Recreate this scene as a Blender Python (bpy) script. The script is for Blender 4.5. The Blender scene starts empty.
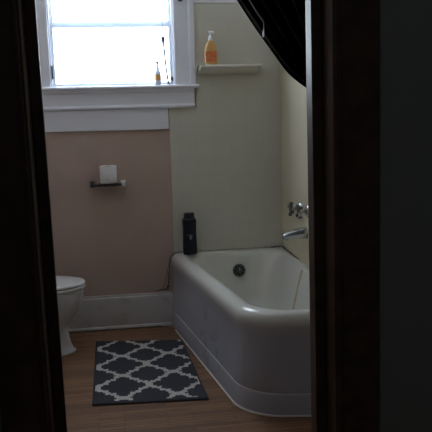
import bpy, bmesh, math, random
from mathutils import Vector, Matrix, noise
random.seed(4)
R = math.radians
S = bpy.context.scene
COL = S.collection
sin, cos, PI = math.sin, math.cos, math.pi

# ------------------------------------------------------------------ materials
def mat(name, col, rough=.5, metal=0.0, spec=.5, coat=0.0, trans=0.0, bump=None, vary=None, ior=1.45):
    """bump=(scale, strength, distance); vary=(scale, second colour, low, high)"""
    m = bpy.data.materials.new(name); m.use_nodes = True
    nt = m.node_tree; b = nt.nodes['Principled BSDF']
    b.inputs['Base Color'].default_value = (*col, 1)
    b.inputs['Roughness'].default_value = rough
    b.inputs['Metallic'].default_value = metal
    b.inputs['Specular IOR Level'].default_value = spec
    b.inputs['Coat Weight'].default_value = coat
    b.inputs['Transmission Weight'].default_value = trans
    b.inputs['IOR'].default_value = ior
    geo = nt.nodes.new('ShaderNodeNewGeometry')
    if vary:
        n = nt.nodes.new('ShaderNodeTexNoise'); n.inputs['Scale'].default_value = vary[0]
        n.inputs['Detail'].default_value = 6
        nt.links.new(geo.outputs['Position'], n.inputs['Vector'])
        r = nt.nodes.new('ShaderNodeValToRGB')
        r.color_ramp.elements[0].position = vary[2]; r.color_ramp.elements[1].position = vary[3]
        r.color_ramp.elements[0].color = (*col, 1); r.color_ramp.elements[1].color = (*vary[1], 1)
        nt.links.new(n.outputs['Fac'], r.inputs['Fac'])
        nt.links.new(r.outputs['Color'], b.inputs['Base Color'])
    if bump:
        n = nt.nodes.new('ShaderNodeTexNoise'); n.inputs['Scale'].default_value = bump[0]
        n.inputs['Detail'].default_value = 4
        nt.links.new(geo.outputs['Position'], n.inputs['Vector'])
        bp = nt.nodes.new('ShaderNodeBump'); bp.inputs['Strength'].default_value = bump[1]
        bp.inputs['Distance'].default_value = bump[2]
        nt.links.new(n.outputs['Fac'], bp.inputs['Height'])
        nt.links.new(bp.outputs['Normal'], b.inputs['Normal'])
    return m

def N(m, t, **kw):
    n = m.node_tree.nodes.new(t)
    for k, v in kw.items():
        if k in n.inputs.keys() if hasattr(n.inputs, 'keys') else False: n.inputs[k].default_value = v
        else: setattr(n, k, v)
    return n
def L(m, a, b): m.node_tree.links.new(a, b)
def MA(m, op, a, b=None, c=None):
    n = m.node_tree.nodes.new('ShaderNodeMath'); n.operation = op
    for i, v in enumerate((a, b, c)):
        if v is None: continue
        if isinstance(v, (int, float)): n.inputs[i].default_value = v
        else: L(m, v, n.inputs[i])
    return n.outputs[0]
def MIXC(m, fac, a, b):
    n = m.node_tree.nodes.new('ShaderNodeMix'); n.data_type = 'RGBA'
    if isinstance(fac, (int, float)): n.inputs[0].default_value = fac
    else: L(m, fac, n.inputs[0])
    for i, v in ((6, a), (7, b)):
        if isinstance(v, tuple): n.inputs[i].default_value = (*v, 1)
        else: L(m, v, n.inputs[i])
    return n.outputs[2]

WHITE = (.80, .80, .82)
M_pink   = mat('pink_beige_wall_paint', (.56, .43, .365), .75, bump=(260, .35, .002), vary=(3, (.50, .375, .32), .35, .7))
M_white  = mat('white_trim_paint', (.82, .83, .90), .4, bump=(40, .12, .002))
M_base   = mat('scuffed_baseboard_paint', (.56, .54, .53), .45, bump=(60, .15, .002), vary=(9, (.42, .39, .36), .5, .8))
M_ceil   = mat('ceiling_paint', (.78, .78, .77), .9)
M_cream  = mat('side_wall_paint', (.62, .52, .46), .8, bump=(200, .2, .002))
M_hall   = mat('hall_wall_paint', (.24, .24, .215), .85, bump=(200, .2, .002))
M_stain  = mat('dark_stained_wood', (.095, .052, .036), .46, spec=.3, bump=(50, .12, .002), vary=(14, (.055, .030, .021), .35, .7))
M_chrome = mat('aged_chrome', (.55, .57, .60), .22, metal=1)
M_dchrome= mat('tarnished_chrome', (.20, .21, .22), .35, metal=1, vary=(90, (.10, .09, .08), .45, .6))
M_bright = mat('reflection_chrome', (.85, .86, .88), .5, metal=.4)
M_hole   = mat('dark_hole', (.012, .012, .014), .8)
M_vit    = mat('vitreous_china', (.72, .72, .74), .18, coat=.3)
M_seat   = mat('toilet_seat_plastic', (.76, .75, .74), .3)
M_gap    = mat('dark_gap_fill', (.05, .05, .05), .7)
M_curt   = mat('black_vinyl', (.006, .006, .009), .16, spec=.5, bump=(22, .5, .02))
M_paper  = mat('tissue_paper', (.84, .84, .86), .95, bump=(300, .3, .001))
M_card   = mat('cardboard', (.35, .24, .15), .9)
M_blackp = mat('navy_black_plastic', (.008, .010, .022), .35)
M_emblem = mat('pale_emblem_print', (.30, .31, .30), .5)
M_orange = mat('orange_liquid_plastic', (.80, .42, .12), .2, coat=.5, vary=(60, (.70, .47, .20), .4, .6))
M_olabel = mat('orange_red_label', (.72, .16, .06), .5, vary=(220, (.82, .40, .16), .5, .6))
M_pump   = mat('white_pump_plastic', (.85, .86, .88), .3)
M_clear  = mat('clear_plastic', (.80, .86, .90), .15, trans=.85)
M_spraylb= None
M_cord   = mat('grey_cord', (.16, .18, .22), .6)
M_brass  = mat('dark_metal', (.05, .05, .06), .45, metal=.8)
M_caulk  = mat('mildewed_caulk', (.035, .028, .02), .8, vary=(40, (.22, .18, .14), .48, .6))
M_wcaulk = mat('white_caulk', (.80, .78, .76), .6)
M_rugd   = mat('charcoal_pile', (.050, .053, .066), .95, bump=(600, .6, .003), vary=(150, (.034, .036, .046), .4, .6))
M_rugw   = mat('off_white_pile', (.66, .64, .60), .95, bump=(600, .6, .003), vary=(120, (.52, .50, .47), .4, .6))

# tile board : cream with faint 4 inch grid, moulded relief only
def tile_mat(name, axis, col):
    m = mat(name, col, .38)
    b = m.node_tree.nodes['Principled BSDF']
    g = N(m, 'ShaderNodeNewGeometry'); sp = N(m, 'ShaderNodeSeparateXYZ'); L(m, g.outputs['Position'], sp.inputs[0])
    cx = N(m, 'ShaderNodeCombineXYZ'); L(m, sp.outputs[axis], cx.inputs[0]); L(m, sp.outputs['Z'], cx.inputs[1])
    br = N(m, 'ShaderNodeTexBrick'); L(m, cx.outputs[0], br.inputs['Vector'])
    br.offset = 0; br.inputs['Scale'].default_value = 1; br.inputs['Brick Width'].default_value = .108
    br.inputs['Row Height'].default_value = .108; br.inputs['Mortar Size'].default_value = .0016
    br.inputs['Mortar Smooth'].default_value = .3
    br.inputs['Color1'].default_value = (*col, 1); br.inputs['Color2'].default_value = (*[c*.97 for c in col], 1)
    br.inputs['Mortar'].default_value = (*[c*.90 for c in col], 1)
    nz = N(m, 'ShaderNodeTexNoise'); nz.inputs['Scale'].default_value = 2.5; L(m, g.outputs['Position'], nz.inputs['Vector'])
    L(m, MIXC(m, MA(m, 'MULTIPLY', nz.outputs['Fac'], .35), br.outputs['Color'], tuple(c*.78 for c in col)), b.inputs['Base Color'])
    bp = N(m, 'ShaderNodeBump'); bp.inputs['Strength'].default_value = .25; bp.inputs['Distance'].default_value = .001
    L(m, MA(m, 'SUBTRACT', 1.0, br.outputs['Fac']), bp.inputs['Height']); L(m, bp.outputs['Normal'], b.inputs['Normal'])
    return m
M_tileB = tile_mat('cream_tile_board_back', 'X', (.66, .65, .565))
M_tileR = tile_mat('cream_tile_board_side', 'Y', (.70, .64, .48))  # warm bounced light on the side wall put into this cream

# floor : brown strip parquet
M_floor = mat('brown_strip_floor', (.2, .12, .08), .50, spec=.3)
def _floor(m):
    b = m.node_tree.nodes['Principled BSDF']
    g = N(m, 'ShaderNodeNewGeometry')
    br = N(m, 'ShaderNodeTexBrick'); L(m, g.outputs['Position'], br.inputs['Vector'])
    br.offset = .37; br.inputs['Scale'].default_value = 1; br.inputs['Brick Width'].default_value = .31
    br.inputs['Row Height'].default_value = .026; br.inputs['Mortar Size'].default_value = .0013
    br.inputs['Color1'].default_value = (.33, .178, .095, 1); br.inputs['Color2'].default_value = (.19, .100, .056, 1)
    br.inputs['Mortar'].default_value = (.07, .04, .026, 1)
    mp = N(m, 'ShaderNodeMapping'); mp.inputs['Scale'].default_value = (9, 160, 1); L(m, g.outputs['Position'], mp.inputs[0])
    nz = N(m, 'ShaderNodeTexNoise'); nz.inputs['Scale'].default_value = 1.0; nz.inputs['Detail'].default_value = 5
    L(m, mp.outputs[0], nz.inputs['Vector'])
    r = N(m, 'ShaderNodeValToRGB'); r.color_ramp.elements[0].position = .42; r.color_ramp.elements[1].position = .62
    L(m, nz.outputs['Fac'], r.inputs['Fac'])
    L(m, MIXC(m, MA(m, 'MULTIPLY', r.outputs['Color'], .45), br.outputs['Color'], (.11, .062, .04)), b.inputs['Base Color'])
    bp = N(m, 'ShaderNodeBump'); bp.inputs['Strength'].default_value = .3; bp.inputs['Distance'].default_value = .001
    L(m, nz.outputs['Fac'], bp.inputs['Height']); L(m, bp.outputs['Normal'], b.inputs['Normal'])
_floor(M_floor)

# bathtub enamel : rust run below the spout, grime low on the apron
M_tub = mat('bath_enamel', (.66, .66, .66), .22, coat=.3)
def _tub(m, apron=False):
    b = m.node_tree.nodes['Principled BSDF']
    g = N(m, 'ShaderNodeNewGeometry'); sp = N(m, 'ShaderNodeSeparateXYZ'); L(m, g.outputs['Position'], sp.inputs[0])
    nz = N(m, 'ShaderNodeTexNoise'); nz.inputs['Scale'].default_value = 14; nz.inputs['Detail'].default_value = 5
    L(m, g.outputs['Position'], nz.inputs['Vector'])
    yc = MA(m, 'ADD', MA(m, 'MULTIPLY', sp.outputs['Z'], -.18), 3.885)
    yc = MA(m, 'ADD', yc, MA(m, 'MULTIPLY', MA(m, 'SUBTRACT', nz.outputs['Fac'], .5), .03))
    d = MA(m, 'ABSOLUTE', MA(m, 'SUBTRACT', sp.outputs['Y'], yc))
    k = N(m, 'ShaderNodeMapRange'); k.inputs['From Min'].default_value = .005; k.inputs['From Max'].default_value = .022
    k.inputs['To Min'].default_value = .75; k.inputs['To Max'].default_value = 0; L(m, d, k.inputs['Value'])
    fac = MA(m, 'MULTIPLY', k.outputs[0], MA(m, 'GREATER_THAN', sp.outputs['X'], .84))
    fac = MA(m, 'MULTIPLY', fac, MA(m, 'LESS_THAN', sp.outputs['Z'], .47))
    c = MIXC(m, fac, (.74, .74, .69), (.42, .25, .06))
    # grime patches on the apron near the floor
    r = N(m, 'ShaderNodeValToRGB'); r.color_ramp.elements[0].position = .50; r.color_ramp.elements[1].position = .68
    L(m, nz.outputs['Fac'], r.inputs['Fac'])
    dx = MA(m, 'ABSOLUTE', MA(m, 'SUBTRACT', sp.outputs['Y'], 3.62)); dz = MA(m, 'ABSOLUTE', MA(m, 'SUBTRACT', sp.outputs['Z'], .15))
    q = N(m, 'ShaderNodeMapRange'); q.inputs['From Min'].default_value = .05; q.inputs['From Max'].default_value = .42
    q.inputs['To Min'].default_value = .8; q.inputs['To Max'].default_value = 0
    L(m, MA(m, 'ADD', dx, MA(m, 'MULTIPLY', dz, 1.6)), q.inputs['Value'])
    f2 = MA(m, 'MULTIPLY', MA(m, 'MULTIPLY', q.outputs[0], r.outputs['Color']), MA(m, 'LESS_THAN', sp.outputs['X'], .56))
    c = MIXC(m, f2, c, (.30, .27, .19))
    if apron:      # cool dim light on the outside put into its colour below the rim
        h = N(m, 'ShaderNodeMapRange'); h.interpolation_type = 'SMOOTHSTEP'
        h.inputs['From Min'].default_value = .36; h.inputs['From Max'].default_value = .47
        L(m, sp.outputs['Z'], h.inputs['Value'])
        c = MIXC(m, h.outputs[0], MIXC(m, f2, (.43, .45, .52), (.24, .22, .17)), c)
    L(m, c, b.inputs['Base Color'])
_tub(M_tub)
M_apron = mat('cool_shade_apron', (.5, .5, .55), .26, coat=.2)
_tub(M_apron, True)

# white glazing bars made translucent, window glare put into the material
def translucent(name, col, fac, rough=.5):
    m = bpy.data.materials.new(name); m.use_nodes = True; nt = m.node_tree
    nt.nodes.remove(nt.nodes['Principled BSDF'])
    t = nt.nodes.new('ShaderNodeBsdfTranslucent'); t.inputs[0].default_value = (*col, 1)
    d = nt.nodes.new('ShaderNodeBsdfDiffuse'); d.inputs[0].default_value = (*col, 1)
    mx = nt.nodes.new('ShaderNodeMixShader'); mx.inputs[0].default_value = fac
    nt.links.new(d.outputs[0], mx.inputs[1]); nt.links.new(t.outputs[0], mx.inputs[2])
    nt.links.new(mx.outputs[0], nt.nodes['Material Output'].inputs[0])
    return m
M_bar = translucent('backlit_white_glazing_bar', (.80, .85, .90), .19)
M_muntin = translucent('backlit_muntin', (.80, .85, .90), .12)
def glassmat():
    m = bpy.data.materials.new('window_glass'); m.use_nodes = True; nt = m.node_tree
    nt.nodes.remove(nt.nodes['Principled BSDF'])
    t = nt.nodes.new('ShaderNodeBsdfTransparent'); t.inputs[0].default_value = (.96, .98, 1, 1)
    d = nt.nodes.new('ShaderNodeBsdfGlossy'); d.inputs['Roughness'].default_value = .05
    mx = nt.nodes.new('ShaderNodeMixShader'); mx.inputs[0].default_value = .05
    nt.links.new(t.outputs[0], mx.inputs[1]); nt.links.new(d.outputs[0], mx.inputs[2])
    nt.links.new(mx.outputs[0], nt.nodes['Material Output'].inputs[0])
    return m
M_glass = glassmat()
M_spraylb = translucent('orange_see_through_label', (.90, .48, .16), .22)
M_spray = translucent('pale_see_through_plastic', (.70, .78, .86), .24)

# ------------------------------------------------------------------ mesh helpers
def obj(name, bm, m, parent=None, smooth=True, bevel=0, sub=0, angle=40):
    me = bpy.data.meshes.new(name)
    bmesh.ops.recalc_face_normals(bm, faces=bm.faces)
    bm.to_mesh(me); bm.free()
    for p in me.polygons: p.use_smooth = smooth
    if smooth: me.set_sharp_from_angle(angle=R(angle))
    for mm in (m if isinstance(m, (list, tuple)) else [m]): me.materials.append(mm)
    o = bpy.data.objects.new(name, me); COL.objects.link(o)
    if parent: o.parent = parent
    if bevel:
        b = o.modifiers.new('bevel', 'BEVEL'); b.width = bevel; b.segments = 3; b.limit_method = 'ANGLE'; b.angle_limit = R(35)
    if sub:
        s = o.modifiers.new('sub', 'SUBSURF'); s.levels = sub; s.render_levels = sub
    return o
def empty(name, loc, rz=0):
    o = bpy.data.objects.new(name, None); COL.objects.link(o); o.location = loc; o.rotation_euler = (0, 0, rz)
    o.empty_display_size = .05; return o
def tag(o, label, cat, group=None, kind=None):
    if label: o['label'] = label
    if cat: o['category'] = cat
    if group: o['group'] = group
    if kind: o['kind'] = kind
    return o
def structure(o): o['kind'] = 'structure'; return o
def box(bm, a, b):
    x0, y0, z0 = a; x1, y1, z1 = b
    v = [bm.verts.new(p) for p in ((x0,y0,z0),(x1,y0,z0),(x1,y1,z0),(x0,y1,z0),(x0,y0,z1),(x1,y0,z1),(x1,y1,z1),(x0,y1,z1))]
    for f in ((0,3,2,1),(4,5,6,7),(0,1,5,4),(1,2,6,5),(2,3,7,6),(3,0,4,7)): bm.faces.new([v[i] for i in f])
def B(*pairs):
    bm = bmesh.new()
    for a, b in pairs: box(bm, a, b)
    return bm
def rings(bm, rs, cap0=True, cap1=True, closed=True):
    vs = [[bm.verts.new(p) for p in r] for r in rs]
    n = len(vs[0])
    for i in range(len(vs)-1):
        for j in range(n if closed else n-1):
            k = (j+1) % n
            bm.faces.new((vs[i][j], vs[i][k], vs[i+1][k], vs[i+1][j]))
    if cap0: bm.faces.new(vs[0][::-1])
    if cap1: bm.faces.new(vs[-1])
    return vs
def lathe(bm, prof, n=28, mtx=None, cap0=True, cap1=True):
    mtx = mtx or Matrix()
    rings(bm, [[mtx @ Vector((r*cos(2*PI*i/n), r*sin(2*PI*i/n), z)) for i in range(n)] for r, z in prof], cap0, cap1)
def tube(bm, pts, rad, n=10):
    pts = [Vector(p) for p in pts]; rs = []
    up = Vector((.13, .21, .97)).normalized()
    for i, p in enumerate(pts):
        d = (pts[min(i+1, len(pts)-1)] - pts[max(i-1, 0)]).normalized()
        a = d.cross(up)
        if a.length < 1e-3: a = d.cross(Vector((1, 0, 0)))
        a.normalize(); b = d.cross(a)
        r = rad[i] if isinstance(rad, (list, tuple)) else rad
        rs.append([p + a*r*cos(2*PI*k/n) + b*r*sin(2*PI*k/n) for k in range(n)])
    rings(bm, rs)
def extrude_profile(bm, prof, p0, p1, ax_u, ax_v):
    """prof: list of (u, v); swept from p0 to p1"""
    u, v = Vector(ax_u), Vector(ax_v)
    rings(bm, [[Vector(p) + u*a + v*b for a, b in prof] for p in (p0, p1)])
def rrect(w, d, r, z, k=5, cx=0, cy=0):
    pts = []
    for sx, sy, a0 in ((1,1,0),(-1,1,90),(-1,-1,180),(1,-1,270)):
        for i in range(k+1):
            a = R(a0 + 90*i/k)
            pts.append(Vector((cx+sx*(w/2-r)+r*cos(a), cy+sy*(d/2-r)+r*sin(a), z)))
    return pts

# ------------------------------------------------------------------ dimensions
XL, XR = -.90, 1.10          # bathroom side walls
YF, YB = 2.0, 4.46           # door wall (inner face) and window wall
ZC = 2.55
HW = .134                    # door wall thickness
DX0, DX1, DZ = -.213, .597, 2.06   # door opening
WX0, WX1, WZ0, WZ1 = -.350, .414, 1.552, 2.27   # window opening
HY = -1.4                    # end of the hall behind the camera
HX0, HX1 = -1.0, 1.35

# ------------------------------------------------------------------ shell
structure(obj('floor', B(((HX0-.2, HY-.2, -.1), (HX1+.2, YB+.15, 0))), M_floor, smooth=False))
structure(obj('ceiling', B(((HX0-.2, HY-.2, ZC), (HX1+.2, YB+.15, ZC+.1))), M_ceil, smooth=False))
structure(obj('wall_back', B(((XL-.15, YB, 0), (WX0, YB+.13, ZC)), ((WX1, YB, 0), (XR+.15, YB+.13, ZC)),
     ((WX0, YB, 0), (WX1, YB+.13, WZ0-.01)), ((WX0, YB, WZ1), (WX1, YB+.13, ZC))), M_pink, smooth=False))
structure(obj('wall_left', B(((XL-.13, YF-.02, 0), (XL, YB, ZC))), M_cream, smooth=False))
structure(obj('wall_right', B(((XR, YF-.02, 0), (XR+.13, YB, ZC))), M_cream, smooth=False))
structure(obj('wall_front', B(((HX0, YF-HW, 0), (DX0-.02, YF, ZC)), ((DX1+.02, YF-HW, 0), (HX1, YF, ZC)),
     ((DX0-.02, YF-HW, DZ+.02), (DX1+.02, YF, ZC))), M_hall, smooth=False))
structure(obj('wall_hall_left', B(((HX0-.13, HY, 0), (HX0, -1.0, ZC)), ((HX0-.13, -.60, 0), (HX0, YF, ZC)), ((HX0-.13, -1.0, 0), (HX0, -.60, 1.45)), ((HX0-.13, -1.0, 1.85), (HX0, -.60, ZC))), M_hall, smooth=False))
structure(obj('wall_hall_right', B(((HX1, HY, 0), (HX1+.13, YF, ZC))), M_hall, smooth=False))
h0, h1, h2, h3 = -1.0, -.60, 1.45, 1.85      # small window added for fill light, left hall wall, unseen behind the photographer
hx = HX0
structure(obj('wall_hall_end', B(((HX0-.13, HY-.13, 0), (HX1+.13, HY, ZC))), M_hall, smooth=False))
structure(obj('hall_fill_window', B(((hx-.10, h0, h2), (hx-.06, h0+.03, h3)), ((hx-.10, h1-.03, h2), (hx-.06, h1, h3)), ((hx-.10, h0+.03, h2), (hx-.06, h1-.03, h2+.03)), ((hx-.10, h0+.03, h3-.03), (hx-.06, h1-.03, h3))), M_white, smooth=False))

# bathtub surround boards
TT = .010
bm = bmesh.new()      # one L-shaped board, notched round the window casing
P = [(.368, .40), (XR-TT, .40), (XR-TT, 2.045), (WX1+.128, 2.045), (WX1+.128, 1.409), (.368, 1.409)]
rings(bm, [[Vector((x, y, z)) for x, z in P] for y in (YB-TT, YB)])
structure(obj('wall_panel_back', bm, M_tileB, bevel=.003, smooth=False))
structure(obj('wall_panel_side', B(((XR-TT, 2.70, .40), (XR, YB, 2.045))), M_tileR, bevel=.003, smooth=False))
bm = bmesh.new()
box(bm, (.545, YB-TT-.006, 2.045), (XR-TT, YB, 2.070)); box(bm, (XR-TT-.006, 2.70, 2.045), (XR, YB-TT-.006, 2.070))
structure(obj('trim_3', bm, M_white, bevel=.004, smooth=False))

# baseboard on the window wall, with shoe moulding
bm = bmesh.new()
prof = [(0, 0), (-.020, 0), (-.020, .198), (-.017, .206), (-.012, .210), (-.010, .222), (0, .222)]
extrude_profile(bm, prof, (XL, YB, 0), (.352, YB, 0), (0, 1, 0), (0, 0, 1))
bb = structure(obj('baseboard_back', bm, M_base, angle=25))
bm = bmesh.new()
extrude_profile(bm, [(-.020, 0), (-.034, 0), (-.034, .010), (-.030, .017), (-.020, .021)], (XL, YB, 0), (.345, YB, 0), (0, 1, 0), (0, 0, 1))
obj('shoe_moulding', bm, M_base, bb, angle=25)
# thin dark line along the foot of the shoe moulding
bm = bmesh.new(); tube(bm, [(XL+.02+i*.05, YB-.036, .002) for i in range(24)], .0035, 6); obj('floor_line', bm, M_caulk, bb)
for nm, a, b in (('baseboard_left', (XL, YF, 0), (XL+.018, YB-.035, .20)), ):
    structure(obj(nm, B((a, b)), M_base, bevel=.005, smooth=False))

# ------------------------------------------------------------------ window
win = empty('window_1', ((WX0+WX1)/2, YB, WZ0)); structure(win)
def wchild(name, bm, m, **k):
    o = obj(name, bm, m, None, **k); o.parent = win
    o.matrix_parent_inverse = Matrix.Translation(-Vector(win.location)); return o
# casing boards : flat with raised outer back-band
cas = []
CW = .128
for s, x in ((-1, WX0), (1, WX1)):
    bm = bmesh.new()
    P = [(0, 0), (0, .020), (.088, .020), (.092, .026), (.098, .030), (CW-.008, .031), (CW-.002, .029), (CW, .024), (CW, 0)]
    rings(bm, [[Vector((x+s*a, YB-b, z)) for a, b in P] for z in (WZ0, WZ1+.12)])
    wchild('casing', bm, M_white, angle=25)
wchild('head_casing', B(((WX0-.15, YB-.034, WZ1), (WX1+.15, YB, WZ1+.14))), M_white, bevel=.005, smooth=False)
# jamb liners in the wall thickness
wchild('jamb', B(((WX0-.004, YB-.004, WZ0), (WX0+.012, YB+.13, WZ1)), ((WX1-.012, YB-.004, WZ0), (WX1+.004, YB+.13, WZ1)),
      ((WX0, YB-.004, WZ1-.012), (WX1, YB+.13, WZ1+.002))), M_white, smooth=False, bevel=.002)
# stool
bm = bmesh.new()
P = [(.13, 0), (-.040, 0), (-.048, -.003), (-.052, -.011), (-.050, -.019), (-.044, -.023), (.13, -.023)]
rings(bm, [[Vector((x, YB+a, WZ0+b)) for a, b in P] for x in (WX0-CW-.03, WX1+CW+.018)])
wchild('sill', bm, M_white, angle=30)
# moulded apron directly below the stool
bm = bmesh.new()
P = [(0, -.023), (-.036, -.023), (-.034, -.040), (-.026, -.046), (-.024, -.060), (-.024, -.118), (-.029, -.122), (-.033, -.128), (-.033, -.137), (-.026, -.143), (0, -.143)]
rings(bm, [[Vector((x, YB+a, WZ0+b)) for a, b in P] for x in (WX0-CW-.02, WX1+CW-.012)])
wchild('apron', bm, M_white, angle=25)
# plain lower board
wchild('lower_board', B(((WX0-CW+.01, YB-.019, 1.278), (.362, YB, WZ0-.143))), M_white, bevel=.003, smooth=False)
# sashes
def sash(name, y, z0, z1, muntins, fw=.018):
    bm = bmesh.new(); x0, x1 = WX0+.012, WX1-.012
    for a, b in (((x0, y, z0), (x0+fw, y+.030, z1)), ((x1-fw, y, z0), (x1, y+.030, z1)),
                 ((x0+fw, y, z0), (x1-fw, y+.030, z0+fw)), ((x0+fw, y, z1-fw), (x1-fw, y+.030, z1))): box(bm, a, b)
    s = wchild(name, bm, M_bar, smooth=False)
    g = wchild('glass', B(((x0+fw, y+.013, z0+fw), (x1-fw, y+.016, z1-fw))), M_glass, smooth=False)
    g.parent = s; g.matrix_parent_inverse = Matrix.Translation(-Vector(win.location))
    if muntins:
        bm = bmesh.new()
        for mx in muntins: box(bm, (mx-.008, y+.004, z0+fw), (mx+.008, y+.026, z1-fw))
        q = wchild('muntin', bm, M_muntin, smooth=False)
        q.parent = s; q.matrix_parent_inverse = Matrix.Translation(-Vector(win.location))
    return s
sash('lower_sash', YB+.008, WZ0+.002, 1.925, None)
sash('upper_sash', YB+.030, 1.926, WZ1-.012, (WX0+.27, WX0+.50))
# sash pins in the reveals
wchild('sash_pin', B(((WX0+.010, YB-.012, 1.60), (WX0+.018, YB+.008, 1.68))), M_brass, bevel=.002, smooth=False)
wchild('sash_lift', B(((WX1-.026, YB-.008, 1.578), (WX1-.014, YB+.008, 1.600))), M_brass, bevel=.003, smooth=False)
# curtain bracket at the top of the right casing
bk = empty('curtain_bracket', (WX1+.045, YB-.031, 2.07))
bm = bmesh.new(); lathe(bm, [(.016, 0), (.018, .003), (.018, .006), (.010, .010)], 18, Matrix.Rotation(R(90), 4, 'X')); obj('backplate', bm, M_brass, bk)
bm = bmesh.new(); tube(bm, [(0, -.008, 0), (0, -.04, 0), (0, -.062, .006), (0, -.070, .022), (0, -.066, .034)], .005, 8); obj('hook', bm, M_brass, bk)
tag(bk, 'small dark metal curtain hook on the white right window casing', 'hook')

# ------------------------------------------------------------------ door frame
dr = structure(empty('door_1', ((DX0+DX1)/2, YF-HW/2, 0)))
def dchild(name, bm, m=M_stain, **k):
    o = obj(name, bm, m, None, **k); o.parent = dr
    o.matrix_parent_inverse = Matrix.Translation(-Vector(dr.location)); return o
y0, y1 = YF-HW-.012, YF+.012
dchild('jamb', B(((DX0-.022, y0, 0), (DX0, y1, DZ))), bevel=.007, smooth=False)
dchild('jamb', B(((DX1, y0, 0), (DX1+.022, y1, DZ))), bevel=.007, smooth=False)
dchild('head_jamb', B(((DX0-.022, y0, DZ), (DX1+.022, y1, DZ+.022))), bevel=.003, smooth=False)
for nm, x, s in (('door_stop', DX0, 1), ('door_stop', DX1, -1)):
    dchild(nm, B(((min(x, x+s*.031), y1-.062, 0), (max(x, x+s*.031), y1-(.002 if s < 0 else .044), DZ))), bevel=.003, smooth=False)
# hall side casings: bead, groove, flat board, raised back band
for x, s in ((DX0, -1), (DX1, 1)):
    P = [(.007, 0), (.007, .014), (.010, .018), (.016, .018), (.018, .013), (.022, .013), (.024, .016), (.118, .020), (.126, .020), (.129, .016), (.129, 0)]
    bm = bmesh.new()
    rings(bm, [[Vector((x+s*a, YF-HW-b, z)) for a, b in P] for z in (0, DZ+.11)])
    dchild('casing', bm, angle=30)
    bm = bmesh.new()
    rings(bm, [[Vector((x+s*(.004+a), YF+b, z)) for a, b in ((0, 0), (0, .016), (.10, .020), (.115, .020), (.12, 0))] for z in (0, DZ+.10)])
    dchild('inner_casing', bm, angle=30)
dchild('head_casing', B(((DX0-.007, YF-HW-.018, DZ), (DX1+.007, YF-HW, DZ+.11))), bevel=.003, smooth=False)

# upright frame pieces sheared sideways, lens distortion put into their shape
for o in [c for c in COL.objects if c.parent is dr and not c.name.startswith('head')]:
    k = .0125 if o.data.vertices[0].co.x < .2 else .0085
    for v in o.data.vertices: v.co.x += (1.75-v.co.z)*k

# ------------------------------------------------------------------ bathtub
def line_isect(p, d, q, e):
    c = d[0]*e[1]-d[1]*e[0]; t = ((q[0]-p[0])*e[1]-(q[1]-p[1])*e[0])/c
    return (p[0]+d[0]*t, p[1]+d[1]*t)
def outline(z, offs, rad, corners, k=14, m=10):
    """corners: back-left, front-left, front-right, back-right; offs: left, front, right, back insets"""
    n = 4; C = corners; LN = []
    for i in range(n):
        a, b = C[i], C[(i+1) % n]; d = (b[0]-a[0], b[1]-a[1]); l = math.hypot(*d); d = (d[0]/l, d[1]/l)
        nrm = (-d[1], d[0])                       # inward for this winding
        LN.append(((a[0]+nrm[0]*offs[i], a[1]+nrm[1]*offs[i]), d))
    Q = [line_isect(*LN[i-1], *LN[i]) for i in range(n)]
    arcs = []
    for i in range(n):
        d0, d1 = LN[i-1][1], LN[i][1]; q = Q[i]; r = max(rad[i], 1e-4)
        ang = math.acos(max(-1, min(1, d0[0]*d1[0]+d0[1]*d1[1]))); t = r*math.tan(ang/2)
        s = (q[0]-d0[0]*t, q[1]-d0[1]*t); n0 = (-d0[1], d0[0]); c = (s[0]+n0[0]*r, s[1]+n0[1]*r)
        a0 = math.atan2(s[1]-c[1], s[0]-c[0])
        arcs.append([(c[0]+r*cos(a0+ang*j/k), c[1]+r*sin(a0+ang*j/k)) for j in range(k+1)])
    pts = []
    for i in range(n):
        pts += arcs[i]; e = arcs[i][-1]; f = arcs[(i+1) % n][0]
        pts += [(e[0]+(f[0]-e[0])*j/m, e[1]+(f[1]-e[1])*j/m) for j in range(1, m)]
    return [Vector((x, y, z)) for x, y in pts]
xr, yb = XR-TT-.001, YB-TT-.001
Cb = [(.332, yb), (.545, 2.965), (xr, 2.872), (xr, yb)]     # at the floor
Ct = [(.350, yb), (.560, 2.960), (xr, 2.905), (xr, yb)]     # at rim height
def mixc(t): return [(a[0]+(b[0]-a[0])*t, a[1]+(b[1]-a[1])*t) for a, b in zip(Cb, Ct)]
T = []
def ring(z, o, rad, lf=None, wall=0, back=None, right=None):
    t = min(z/.44, 1); ob = back if back is not None else wall; orr = right if right is not None else wall
    T.append(outline(z, (o, o, orr, ob), (rad[0], rad[1], rad[2], rad[3]), mixc(t)))
e = .002
ring(.000, .000, (e, .25, .03, e)); ring(.098, .002, (e, .25, .03, e)); ring(.102, .004, (e, .25, .03, e)); ring(.104, .0075, (e, .25, .03, e))
ring(.107, .0075, (e, .25, .03, e)); ring(.109, .005, (e, .25, .03, e)); ring(.16, .008, (e, .21, .03, e)); ring(.25, .011, (e, .22, .03, e)); ring(.33, .012, (e, .23, .03, e))
ring(.380, .009, (e, .235, .03, e)); ring(.405, .003, (e, .24, .03, e)); ring(.425, .000, (e, .24, .03, e)); ring(.443, .002, (e, .24, .03, e))
ring(.458, .009, (e, .235, .03, e)); ring(.470, .021, (e, .23, .03, e), wall=.001); ring(.478, .037, (e, .22, .03, e), wall=.002)
ring(.481, .055, (.02, .21, .04, .02), wall=.020)
ring(.478, .072, (.06, .20, .06, .11), back=.040, right=.035)
ring(.468, .085, (.10, .20, .08, .13), back=.050, right=.045)
ring(.440, .096, (.12, .20, .10, .16), back=.058, right=.052)
ring(.350, .110, (.13, .20, .12, .19), back=.078, right=.070)
ring(.220, .130, (.14, .20, .13, .20), back=.115, right=.090)
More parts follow.
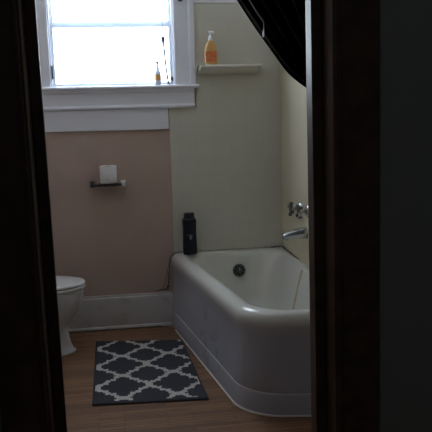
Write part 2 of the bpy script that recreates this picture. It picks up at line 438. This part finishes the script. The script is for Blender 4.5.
ring(.130, .155, (.14, .18, .13, .19), back=.155, right=.115)
ring(.090, .190, (.12, .14, .12, .11), back=.210, right=.155)
ring(.075, .240, (.08, .08, .08, .08), back=.28, right=.20)
tub = empty('bathtub', (.75, 3.65, 0))
tag(tub, 'white enamel corner bathtub with rounded apron against the cream tiled walls', 'bathtub')
def child(root, name, bm, m, **k):
    o = obj(name, bm, m, None, **k); o.parent = root
    o.matrix_parent_inverse = Matrix.Translation(-Vector(root.location)); return o
bm = bmesh.new(); vs = rings(bm, T)
o = child(tub, 'tub_shell', bm, [M_tub, M_apron], angle=50)
nn = len(T[0])
for p in o.data.polygons:
    if p.index < nn*14: p.material_index = 1
# light caulk bead along the floor
fl = [p for p in T[0]]
idx = [i for i, p in enumerate(fl) if (p.x < .9 or p.y < 2.95) and p.y < yb-.01 and p.x < xr-.01]
path = [fl[i] + Vector((0, 0, .003)) for i in idx]
# keep path order from back-left round to the front-right
bm = bmesh.new(); tube(bm, path, .0060, 6); child(tub, 'floor_caulk', bm, M_wcaulk)
bm = bmesh.new(); tube(bm, [T[3][i] for i in idx], .0022, 6); child(tub, 'seam_bead', bm, M_wcaulk)
# mildewed joint along the tiled wall
bm = bmesh.new(); pts = []
for i in range(80):
    x = .40 + (xr-.40)*i/79; pts.append((x, yb-.002, .484+.003*noise.noise(Vector((x*30, 0, 0)))))
tube(bm, pts, [.0006+.0022*max(0, noise.noise(Vector((i*.21, 3.3, 0))))+(.003 if i > 70 and i % 3 else 0) for i in range(80)], 6)
pts = [(xr-.002, yb-.01-.4*i/20, .484+.003*noise.noise(Vector((i*.7, 9, 0)))) for i in range(21)]
tube(bm, pts, [.002+.004*max(0, noise.noise(Vector((i*.4, 7.3, 0)))) for i in range(21)], 6)
child(tub, 'mildewed_caulk', bm, M_caulk)
# overflow plate on the sloping end wall
ov = Matrix.Translation((.778, YB-.100, .360)) @ Matrix.Rotation(R(90-10), 4, 'X')
bm = bmesh.new(); lathe(bm, [(.041, -.004), (.042, .004), (.039, .009), (.030, .011), (.012, .012)], 32, ov)
opl = child(tub, 'overflow_plate', bm, M_dchrome)
bm = bmesh.new()
for k in range(8):
    a = 2*PI*k/8; mtx = ov @ Matrix.Translation((.0255*cos(a), .0255*sin(a), .009)) ; lathe(bm, [(.0075, 0), (.0075, .0035)], 12, mtx)
h = child(tub, 'plate_hole', bm, M_hole); 
bm = bmesh.new(); lathe(bm, [(.008, .010), (.008, .020), (.005, .024)], 14, ov)
tube(bm, [ov @ Vector((0, -.002, .022)), ov @ Vector((0, .022, .026))], [.004, .005], 8)
child(tub, 'trip_lever', bm, M_chrome)

# peeling joint and cracked plaster where bathtub meets the pink wall
def crack(bm, pts, r):
    P = []
    for a, b in zip(pts[:-1], pts[1:]):
        for i in range(6): P.append(Vector(a).lerp(Vector(b), i/6) + Vector((noise.noise(Vector((len(P)*.5, 1, 0)))*.006, 0, noise.noise(Vector((len(P)*.5, 5, 0)))*.006)))
    P.append(Vector(pts[-1]))
    tube(bm, P, [r*(.55+.9*abs(noise.noise(Vector((i*.37, 2, 0))))) for i in range(len(P))], 5)
wb = bpy.data.objects['wall_back']
bm = bmesh.new()
crack(bm, [(.425, YB-.014, .487), (.385, YB-.016, .484), (.362, YB-.014, .474), (.345, YB-.006, .452), (.336, YB-.003, .420), (.334, YB-.002, .36), (.326, YB-.002, .29), (.318, YB-.006, .228)], .0040)
crack(bm, [(.333, YB-.003, .262), (.300, YB-.003, .240), (.262, YB-.003, .236), (.235, YB-.004, .228)], .0045)
crack(bm, [(.333, YB-.003, .41), (.315, YB-.003, .33), (.300, YB-.003, .27), (.285, YB-.002, .24)], .0018)
obj('plaster_crack', bm, M_caulk, wb)
bm = bmesh.new()
for (x, z, w, h) in ((.340, .395, .018, .050), (.352, .44, .012, .020), (.245, .246, .018, .010)):
    rings(bm, [[Vector((x + w*f*cos(a)*(1+.3*sin(3*a)), YB-d, z + h*f*sin(a)*(1+.2*cos(2*a)))) for a in [2*PI*i/14 for i in range(14)]] for f, d in ((1, -.001), (.9, .0015))])
obj('plaster_patch', bm, M_base, wb)

# ------------------------------------------------------------------ bath spout and taps on the right wall
xw = XR-TT
sp = empty('bath_spout', (xw, 3.87, .672)); tag(sp, 'chrome bath spout on the tiled side wall just above the bathtub rim', 'faucet')
bm = bmesh.new()
sec = [(-.001, .034, .034, .002), (.012, .034, .034, .002), (.03, .031, .032, .001), (.07, .026, .027, -.003), (.10, .022, .023, -.008), (.125, .019, .019, -.013), (.140, .015, .014, -.019), (.145, .008, .007, -.022)]
rings(bm, [[Vector((-x, w*cos(2*PI*k/20), dz + h*sin(2*PI*k/20))) for k in range(20)] for x, w, h, dz in sec])
obj('spout_body', bm, M_chrome, sp)
bm = bmesh.new(); lathe(bm, [(.012, -.038), (.013, -.030), (.014, -.014)], 18, Matrix.Translation((-.121, 0, 0))); obj('outlet', bm, M_chrome, sp)
bm = bmesh.new(); lathe(bm, [(.034, 0), (.034, .004), (.027, .010)], 24, Matrix.Rotation(R(-90), 4, 'Y')); obj('flange', bm, M_dchrome, sp)
def tap(y, z, label, rot):
    t = empty('bath_tap', (xw, y, z)); tag(t, label, 'tap')
    ry = Matrix.Rotation(R(-90), 4, 'Y')
    bm = bmesh.new(); lathe(bm, [(.042, -.001), (.042, .005), (.036, .016), (.020, .026)], 26, ry); obj('escutcheon', bm, M_chrome, t)
    bm = bmesh.new(); lathe(bm, [(.011, .014), (.011, .045), (.014, .050), (.014, .060)], 18, ry); obj('stem', bm, M_chrome, t)
    bm = bmesh.new()
    for k in range(4):
        a = R(rot+90*k); d = Vector((0, cos(a), sin(a)))
        tube(bm, [Vector((-.062, 0, 0)), Vector((-.062, 0, 0))+d*.022, Vector((-.062, 0, 0))+d*.034, Vector((-.062, 0, 0))+d*.042, Vector((-.062, 0, 0))+d*.046], [.008, .008, .012, .012, .004], 10)
    lathe(bm, [(.012, .052), (.014, .062), (.011, .071), (.004, .074)], 18, ry)
    obj('cross_handle', bm, M_dchrome, t)
    return t
tap(3.98, .800, 'chrome cross-handle bath tap on the side wall, the one nearer the tiled corner', 20)
tap(3.80, .808, 'chrome cross-handle bath tap on the side wall, the one nearer the door jamb', 50)

# ------------------------------------------------------------------ ceramic shelf
sh = empty('wall_shelf', (.755, YB-TT, 1.64)); tag(sh, 'white glazed ceramic shelf on the cream tiled wall under the soap bottle', 'shelf')
bm = bmesh.new()
sw = .405
rs = []
for d, hw, z in ((0, sw/2, .026), (.085, sw/2, .026), (.098, sw/2-.006, .024), (.102, sw/2-.010, .016), (.098, sw/2-.012, .008), (.085, sw/2-.014, .004), (0, sw/2-.004, .002)):
    rs.append([Vector((x, -d, z)) for x in [-hw + 2*hw*i/16 for i in range(17)]])
vs = rings(bm, rs, False, False, closed=False)
bm.faces.new([r[0] for r in vs]); bm.faces.new([r[-1] for r in vs]); bm.faces.new(vs[0][:] + vs[-1][::-1])
M_shelf = mat('shelf_glaze', (.72, .70, .62), .2, coat=.3)
obj('shelf_slab', bm, M_shelf, sh, angle=30)
bm = bmesh.new()
P = [(0, -.032), (.020, -.031), (.050, -.022), (.076, -.010), (.094, .006), (0, .008)]
rings(bm, [[Vector((x, -a, b)) for a, b in P] for x in (-sw/2+.008, sw/2-.030)])
obj('curved_underside', bm, M_shelf, sh, angle=40)
bm = bmesh.new()
tube(bm, [(-sw/2+.004, -.006, -.034), (-sw/2-.004, -.012, -.022), (-sw/2-.007, -.03, -.004), (-sw/2-.006, -.05, .016), (-sw/2-.002, -.085, .028)], [.005, .007, .007, .006, .004], 10)
obj('end_lip', bm, M_shelf, sh)

# ------------------------------------------------------------------ soap bottle
so = empty('soap_bottle', (.635, YB-TT-.052, 1.6665)); tag(so, 'orange pump bottle of hand soap standing on the ceramic wall shelf', 'soap bottle')
bm = bmesh.new()
rings(bm, [rrect(w, d, r, z) for w, d, r, z in ((.066, .034, .014, 0), (.074, .040, .017, .004), (.080, .044, .019, .03), (.080, .044, .019, .07), (.073, .041, .018, .10),
      (.058, .035, .016, .125), (.040, .028, .0135, .140), (.027, .024, .0118, .148))])
obj('bottle_body', bm, M_orange, so)
bm = bmesh.new()
rings(bm, [[Vector((.034*u, -.0225-.0016+.0032*abs(u)**3, z)) for u in [-1+2*i/14 for i in range(15)]] + [Vector((.034*u, -.019, z)) for u in [1-2*i/14 for i in range(15)]] for z in (.018, .082)])
obj('label', bm, M_olabel, so)
bm = bmesh.new(); lathe(bm, [(.0135, .147), (.0138, .166), (.010, .168), (.0055, .170), (.0055, .188), (.010, .189), (.011, .199), (.008, .203)], 20)
tube(bm, [(0, 0, .195), (.012, -.022, .196), (.016, -.030, .190)], [.006, .005, .004], 8)
obj('pump', bm, M_pump, so)

# ------------------------------------------------------------------ dark bottle on the bathtub corner
bb_ = empty('shampoo_bottle', (.465, YB-.085, .4825)); tag(bb_, 'tall navy black shampoo bottle standing on the back corner of the bathtub rim', 'bottle')
bm = bmesh.new()
rings(bm, [rrect(w*.96, d, r, z*1.035) for w, d, r, z in ((.082, .048, .016, 0), (.092, .056, .02, .004), (.094, .058, .021, .05), (.090, .056, .021, .12), (.090, .056, .021, .17), (.094, .058, .021, .205), (.092, .056, .021, .216),
      (.080, .05, .02, .224), (.068, .044, .019, .226))])
obj('bottle_body', bm, M_blackp, bb_)
bm = bmesh.new(); rings(bm, [rrect(w, d, r, z*1.035) for w, d, r, z in ((.066, .044, .019, .226), (.068, .046, .02, .228), (.066, .045, .02, .252), (.060, .040, .018, .257))])
obj('cap', bm, M_blackp, bb_)
bm = bmesh.new()
rings(bm, [[Vector((cx+w*cos(a)*(1+.25*cos(4*a)), -.0275-d, cz+h*sin(a)*(1+.2*sin(3*a)))) for a in [2*PI*i/20 for i in range(20)]] for w, h, d, cx, cz in ((.009, .016, -.003, .004, .112), (.008, .015, .0012, .004, .112))])
rings(bm, [[Vector((x, -.0275-d, z)) for x, z in ((-.024, .126), (.018, .126), (.018, .129), (-.024, .129))] for d in (-.003, .0010)])
obj('emblem', bm, M_emblem, bb_, smooth=False)

# ------------------------------------------------------------------ toilet roll and holder
ho = empty('toilet_paper_holder', (-.033, YB, .945)); tag(ho, 'chrome toilet paper holder with two end brackets on the pink wall', 'paper holder')
for x in (-.096, .096):
    bm = bmesh.new(); rings(bm, [[Vector((x+p.x, -p.z, p.y)) for p in rrect(w, h, .004, z)] for w, h, z in ((.034, .040, 0), (.034, .040, .004), (.026, .032, .010), (.020, .026, .05), (.022, .028, .056), (.018, .024, .060))])
    obj('bracket', bm, M_dchrome if x < 0 else M_bright, ho)  # bright reflection on the right bracket put into its metal colour
bm = bmesh.new(); lathe(bm, [(.0095, -.088), (.0095, .088)], 18, Matrix.Translation((0, -.048, 0)) @ Matrix.Rotation(R(90), 4, 'Y')); obj('roller_bar', bm, M_dchrome, ho)
bm = B(((-.094, -.074, -.010), (.094, -.020, -.0075))); obj('tray', bm, M_dchrome, ho, smooth=False, bevel=.001)
ro = empty('toilet_paper_roll', (-.028, YB-.056, .9565)); tag(ro, 'white toilet paper roll standing upright on the chrome holder', 'toilet paper')
bm = bmesh.new(); n = 40
prof = [(.021, .002), (.050, 0), (.0525, .003), (.053, .05), (.0525, .104), (.050, .107), (.021, .105)]
vs = [[bm.verts.new((r*cos(2*PI*i/n), r*sin(2*PI*i/n), z)) for i in range(n)] for r, z in prof]
for i in range(len(vs)):
    for j in range(n):
        a, b = vs[i], vs[(i+1) % len(vs)]; bm.faces.new((a[j], a[(j+1) % n], b[(j+1) % n], b[j]))
obj('paper', bm, M_paper, ro)
bm = bmesh.new()
vs = [[bm.verts.new((r*cos(2*PI*i/n), r*sin(2*PI*i/n), z)) for i in range(n)] for r, z in ((.0205, .003), (.0205, .1045), (.0195, .1045), (.0195, .003))]
for i in range(4):
    for j in range(n):
        a, b = vs[i], vs[(i+1) % 4]; bm.faces.new((a[j], a[(j+1) % n], b[(j+1) % n], b[j]))
obj('cardboard_core', bm, M_card, ro)

# ------------------------------------------------------------------ sill items
sy = YB-.024
sb = empty('spray_bottle', (.305, sy, WZ0+.0005)); tag(sb, 'small clear spray bottle with an orange label on the window sill', 'spray bottle')
bm = bmesh.new(); lathe(bm, [(.018, 0), (.0205, .003), (.0205, .068), (.017, .080), (.011, .090), (.010, .096)], 24); obj('bottle_body', bm, M_spray, sb)
bm = bmesh.new(); lathe(bm, [(.0208, .026), (.0210, .027), (.0210, .062), (.0208, .063)], 24, cap0=False, cap1=False); obj('label', bm, M_spraylb, sb)
bm = bmesh.new(); lathe(bm, [(.012, .094), (.012, .108), (.007, .110), (.007, .124), (.009, .125), (.009, .142), (.006, .146)], 18)
tube(bm, [(0, 0, .136), (-.012, -.010, .136), (-.017, -.014, .134)], [.005, .004, .003], 8)
tube(bm, [(0, 0, .128), (-.014, -.011, .120), (-.015, -.012, .108)], [.004, .003, .002], 8)
obj('spray_head', bm, M_spray, sb)
cd = empty('blind_cord', (.350, YB-.010, 1.553)); tag(cd, 'thin grey blind cord with a dark knob hanging by the right of the window', 'cord')
bm = bmesh.new(); tube(bm, [(-.008, 0, .70), (-.007, 0, .45), (-.004, 0, .295)], .0018, 6)
tube(bm, [(-.002, 0, .262), (.002, 0, .20), (.008, 0, .12), (.014, 0, .06), (.020, 0, .018), (.0215, 0, .002)], .0068, 6); obj('cord_line', bm, M_cord, cd)
bm = bmesh.new(); lathe(bm, [(.002, .248), (.010, .258), (.013, .272), (.010, .290), (.003, .300), (.001, .304)], 14, Matrix.Translation((-.0035, 0, 0))); obj('cord_knob', bm, mat('slate_knob', (.10, .12, .15), .5), cd)

# ------------------------------------------------------------------ toilet (faces +x, tank on the left wall)
to = empty('toilet', (XL, 4.065, 0)); to.scale = (.975, .985, .998); tag(to, 'white toilet with closed lid on the left, its bowl pointing at the bathtub', 'toilet')
def egg(z, xb, xf, hw, n=40, p=2.0, shift=0):
    xc = xb+(xf-xb)*.42; pts = []
    for i in range(n):
        a = 2*PI*i/n; c, s = cos(a), sin(a)
        pw = 2/p if c < 0 else 1
        x = xc + ((xf-xc)*c if c >= 0 else -(xc-xb)*abs(c)**(2/3.0))
        y = hw*(abs(s)**(1 if c >= 0 else 2/2.4))*(1 if s >= 0 else -1)
        pts.append(Vector((x, y, z)))
    return pts
bm = bmesh.new()
rings(bm, [egg(*a) for a in ((0, .19, .652, .118), (.012, .188, .655, .120), (.022, .20, .640, .110), (.06, .21, .625, .100), (.12, .21, .614, .093), (.165, .205, .618, .098),
     (.195, .20, .640, .118), (.235, .19, .670, .142), (.285, .18, .698, .166), (.330, .175, .712, .178), (.360, .172, .718, .182), (.378, .172, .718, .182), (.384, .178, .712, .176))])
obj('bowl', bm, M_vit, to, angle=60)
bm = bmesh.new(); rings(bm, [egg(*a) for a in ((.3855, .20, .722, .181), (.388, .195, .728, .186), (.396, .195, .730, .188), (.402, .197, .727, .185), (.404, .20, .722, .180))]); obj('seat', bm, M_seat, to, angle=60)
bm = bmesh.new(); rings(bm, [egg(*a) for a in ((.4075, .205, .720, .178), (.410, .20, .727, .184), (.418, .20, .728, .185), (.424, .203, .724, .181), (.428, .215, .708, .167), (.430, .25, .66, .13))]); obj('lid', bm, M_seat, to, angle=60)
bm = bmesh.new(); rings(bm, [egg(*a) for a in ((.4035, .215, .712, .172), (.408, .215, .712, .172))]); obj('lid_gap', bm, M_gap, to)  # dark slab filling the gap between seat and lid
for y in (-.07, .07):
    bm = bmesh.new(); lathe(bm, [(.014, -.03), (.014, .03)], 16, Matrix.Translation((.205, y, .412)) @ Matrix.Rotation(R(90), 4, 'X')); obj('hinge', bm, M_seat, to)
bm = bmesh.new(); rings(bm, [rrect(w, d, .03, z, 5, .105, 0) for w, d, z in ((.16, .40, .385), (.175, .43, .40), (.19, .46, .70), (.19, .46, .715))]); obj('tank', bm, M_vit, to)
bm = bmesh.new(); rings(bm, [rrect(w, d, .03, z, 5, .106, 0) for w, d, z in ((.196, .475, .716), (.204, .485, .722), (.204, .485, .742), (.190, .47, .752))]); obj('tank_lid', bm, M_vit, to)
bm = bmesh.new(); tube(bm, [(.195, -.16, .66), (.215, -.16, .66), (.222, -.13, .657), (.222, -.09, .650)], [.010, .008, .006, .007], 10); obj('flush_handle', bm, M_chrome, to)

# ------------------------------------------------------------------ rug
nx, ny = 100, 170
c00, c10, c11, c01 = Vector((-.150, 3.235, 0)), Vector((.408, 3.192, 0)), Vector((.371, 4.105, 0)), Vector((-.150, 4.195, 0))
def rugpt(u, v): return (c00*(1-u)+c10*u)*(1-v) + (c01*(1-u)+c11*u)*v
def is_white(x, y):
    # lozenges with lobed stepped edges, period .262 by .298, centred on x=0, y=3.730
    a = ((x)/.268+.5) % 1-.5; b = ((y-3.730)/.300+.5) % 1-.5
    q = 20; a = round(a*q)/q; b = round(b*q)/q
    A, Bb = abs(a), abs(b)
    d, t = A+Bb, A-Bb
    if abs(t) > .40 and d > .40: return True
    return abs(d-.535 - .030*cos(6*PI*t)) < .072
bm = bmesh.new(); grid = []
for j in range(ny+1):
    row = []
    for i in range(nx+1):
        u, v = i/nx, j/ny; p = rugpt(u, v); e_ = min(u*nx, (1-u)*nx, v*ny, (1-v)*ny)
        z = .0105 if e_ >= 1 else .007
        p.z = z + .0012*noise.noise(Vector((p.x*90, p.y*90, 0))) + .004*max(0, noise.noise(Vector((p.x*3, p.y*3, 2))))
        if e_ < .5: p.x += .0012*noise.noise(Vector((p.y*60, 1, 0))); p.y += .0012*noise.noise(Vector((p.x*60, 7, 0)))
        row.append(bm.verts.new(p))
    grid.append(row)
for j in range(ny):
    for i in range(nx):
        f = bm.faces.new((grid[j][i], grid[j][i+1], grid[j+1][i+1], grid[j+1][i]))
        c = rugpt((i+.5)/nx, (j+.5)/ny)
        border = i < 2 or i >= nx-2 or j < 4 or j >= ny-2
        f.material_index = 0 if border or not is_white(c.x, c.y) else 1
rim = [grid[0][i] for i in range(nx)] + [grid[j][nx] for j in range(ny)] + [grid[ny][i] for i in range(nx, 0, -1)] + [grid[j][0] for j in range(ny, 0, -1)]
low = [bm.verts.new((v.co.x, v.co.y, .0006)) for v in rim]
for i in range(len(rim)):
    k = (i+1) % len(rim); bm.faces.new((rim[k], rim[i], low[i], low[k]))
bm.faces.new(low)
rug = obj('bath_rug', bm, [M_rugd, M_rugw]); tag(rug, 'charcoal and off-white lattice patterned rug on the brown floor beside the bathtub', 'rug')

# ------------------------------------------------------------------ shower rod and black curtain tied back to the right wall
CY, RZ = 3.06, 2.09
rod = empty('shower_rod', (XR, CY, RZ)); tag(rod, 'chrome L-shaped shower rod carrying the black curtain above the bathtub', 'curtain rod')
bm = bmesh.new(); pts = [(xw-.004, CY, RZ), (.62, CY, RZ)]
pts += [(.62-.12*sin(R(a)), CY+.12-.12*cos(R(a)), RZ) for a in range(15, 91, 15)] + [(.50, CY+.2, RZ), (.50, YB-.004, RZ)]
tube(bm, pts, .0125, 14); child(rod, 'rod', bm, M_chrome)
bm = bmesh.new(); lathe(bm, [(.032, 0), (.032, .006), (.016, .018)], 22, Matrix.Translation((xw, CY, RZ)) @ Matrix.Rotation(R(-90), 4, 'Y'))
child(rod, 'wall_flange', bm, M_chrome)
cu = empty('shower_curtain', (.8, CY, 0)); tag(cu, 'glossy black shower curtain gathered and draped down towards the right wall', 'shower curtain')
tie = Vector((1.035, CY, 1.40))
# leading edge follows a sagging curve from the rod to the tie
E0 = [Vector(p) for p in ((.440, CY, 2.075), (.500, CY, 1.955), (.558, CY, 1.858), (.616, CY, 1.772), (.672, CY, 1.690), (.728, CY, 1.612), (.778, CY, 1.546), (.825, CY, 1.503), (.872, CY, 1.470), (.925, CY, 1.438), (.975, CY, 1.416), (1.02, CY, 1.402))]
def curve_at(P, t):
    f = t*(len(P)-1); i = min(int(f), len(P)-2); f -= i
    p0, p1, p2, p3 = P[max(i-1, 0)], P[i], P[i+1], P[min(i+2, len(P)-1)]
    return .5*((2*p1)+(-p0+p2)*f+(2*p0-5*p1+4*p2-p3)*f*f+(-p0+3*p1-3*p2+p3)*f**3)
bm = bmesh.new(); NS, NT = 90, 60; g = []
for i in range(NS+1):
    s = i/NS; row = []
    for j in range(NT+1):
        t = j/NT
        a = curve_at(E0, t)
        top = Vector((.44+.62*s, CY, 2.075)); bot = tie + Vector((.03*s, 0, .05*s))
        straight = top.lerp(bot, t) + Vector((0, 0, -.02*sin(PI*t)))
        p = a + (straight - a)*s**.75 if s > 0 else a
        amp = .030*(1-t)**.6*min(1, .35+3*s)+.012
        ph = 2*PI*(7.5*s) + 1.2*sin(2.2*t+1.0)
        p.y += amp*sin(ph)*min(1, s*8+.25) + .010*noise.noise(Vector((s*9, t*5, 0))) + .02*sin(PI*t)*s
        p.z += .004*noise.noise(Vector((s*11, t*7, 4)))*min(1, s*6)
        p.x = min(p.x, xw-.008)
        row.append(bm.verts.new(p))
    g.append(row)
for i in range(NS):
    for j in range(NT): bm.faces.new((g[i][j], g[i+1][j], g[i+1][j+1], g[i][j+1]))
o = child(cu, 'curtain_drape', bm, M_curt); sd = o.modifiers.new('thick', 'SOLIDIFY'); sd.thickness = .002; sd.offset = 0
# tail hanging below the tie, in the bathtub
bm = bmesh.new(); rs = []
for j in range(30):
    t = j/29; z = 1.42 - .86*t; w = .018+.045*min(1, t*2.2); d = .030+.06*min(1, t*2.2)
    rs.append([Vector((min(1.030 - .010*t + w*cos(a)*(1+.16*sin(5*a+2)), xw-.010), CY + d*sin(a)*(1+.2*cos(6*a)), z)) for a in [2*PI*i/48 for i in range(48)]])
rings(bm, rs); child(cu, 'curtain_tail', bm, M_curt)
bm = bmesh.new(); yq = CY-.060  # bright glints on the vinyl put in as a pale strand
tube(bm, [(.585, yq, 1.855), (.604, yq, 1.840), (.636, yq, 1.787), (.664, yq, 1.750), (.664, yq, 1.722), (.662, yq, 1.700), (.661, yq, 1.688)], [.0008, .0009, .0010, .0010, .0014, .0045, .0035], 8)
o = child(cu, 'curtain_glint', bm, M_pump); o['label'] = 'pale glint drawn as a thin strand on the curtain'
bm = bmesh.new()
n = 40; vs = [[bm.verts.new((1.038+(.034+r)*cos(2*PI*i/n), CY+(.046+r)*sin(2*PI*i/n), z)) for i in range(n)] for r, z in ((0, 1.385), (.004, 1.385), (.004, 1.415), (0, 1.415))]
for i in range(4):
    for j in range(n):
        a, b = vs[i], vs[(i+1) % 4]; bm.faces.new((a[j], a[(j+1) % n], b[(j+1) % n], b[j]))
child(cu, 'tie_band', bm, M_curt)

# ------------------------------------------------------------------ light : overcast daylight through the window
w = bpy.data.worlds.new('overcast'); S.world = w; w.use_nodes = True
bg = w.node_tree.nodes['Background']; bg.inputs['Color'].default_value = (.77, .885, 1.0, 1); bg.inputs['Strength'].default_value = 1.0
wn = w.node_tree; tc = wn.nodes.new('ShaderNodeTexCoord'); sx = wn.nodes.new('ShaderNodeSeparateXYZ'); wn.links.new(tc.outputs['Generated'], sx.inputs[0])
mr = wn.nodes.new('ShaderNodeMapRange'); mr.inputs['From Min'].default_value = -.25; mr.inputs['From Max'].default_value = .25
mr.inputs['To Min'].default_value = 19; mr.inputs['To Max'].default_value = 10      # brighter lower half added for ceiling bounce, overcast sky above
wn.links.new(sx.outputs['Z'], mr.inputs['Value']); wn.links.new(mr.outputs[0], bg.inputs['Strength'])
pl = bpy.data.lights.new('window_portal', 'AREA'); pl.shape = 'RECTANGLE'; pl.size = WX1-WX0; pl.size_y = WZ1-WZ0
pl.cycles.is_portal = True
po = bpy.data.objects.new('window_portal', pl); COL.objects.link(po)
po.location = ((WX0+WX1)/2, YB+.135, (WZ0+WZ1)/2); po.rotation_euler = (R(-90), 0, 0)

pl2 = bpy.data.lights.new('hall_fill_portal', 'AREA'); pl2.shape = 'RECTANGLE'; pl2.size = h1-h0; pl2.size_y = h3-h2  # portal for the added hall fill opening
pl2.cycles.is_portal = True
po2 = bpy.data.objects.new('hall_fill_portal', pl2); COL.objects.link(po2)
po2.location = (HX0-.135, (h0+h1)/2, (h2+h3)/2); po2.rotation_euler = (R(90), 0, R(-90))
# ------------------------------------------------------------------ camera
cam = bpy.data.cameras.new('camera'); co = bpy.data.objects.new('camera', cam); COL.objects.link(co); S.camera = co
cam.sensor_width = 36; cam.sensor_fit = 'HORIZONTAL'; cam.lens = 700/432*36
cam.clip_start = .02
yaw, pitch, roll = R(8.3), R(8.5), R(1.5)
cy_, sy_, cp, sp_ = cos(yaw), sin(yaw), cos(pitch), sin(pitch)
f = Vector((sy_*cp, cy_*cp, -sp_)); r = Vector((cy_, -sy_, 0)); u = r.cross(f)
r2 = r*cos(roll) - u*sin(roll); u2 = u*cos(roll) + r*sin(roll)
m = Matrix((r2, u2, -f)).transposed().to_4x4(); m.translation = (0, 0, 1.38); co.matrix_world = m

S.view_settings.view_transform = 'Standard'; S.view_settings.look = 'None'; S.view_settings.gamma = 1
S.view_settings.use_curve_mapping = False; S.view_settings.exposure = 0.15
S.cycles.max_bounces = 24; S.cycles.diffuse_bounces = 16; S.cycles.use_denoising = True
S.cycles.sample_clamp_indirect = 0
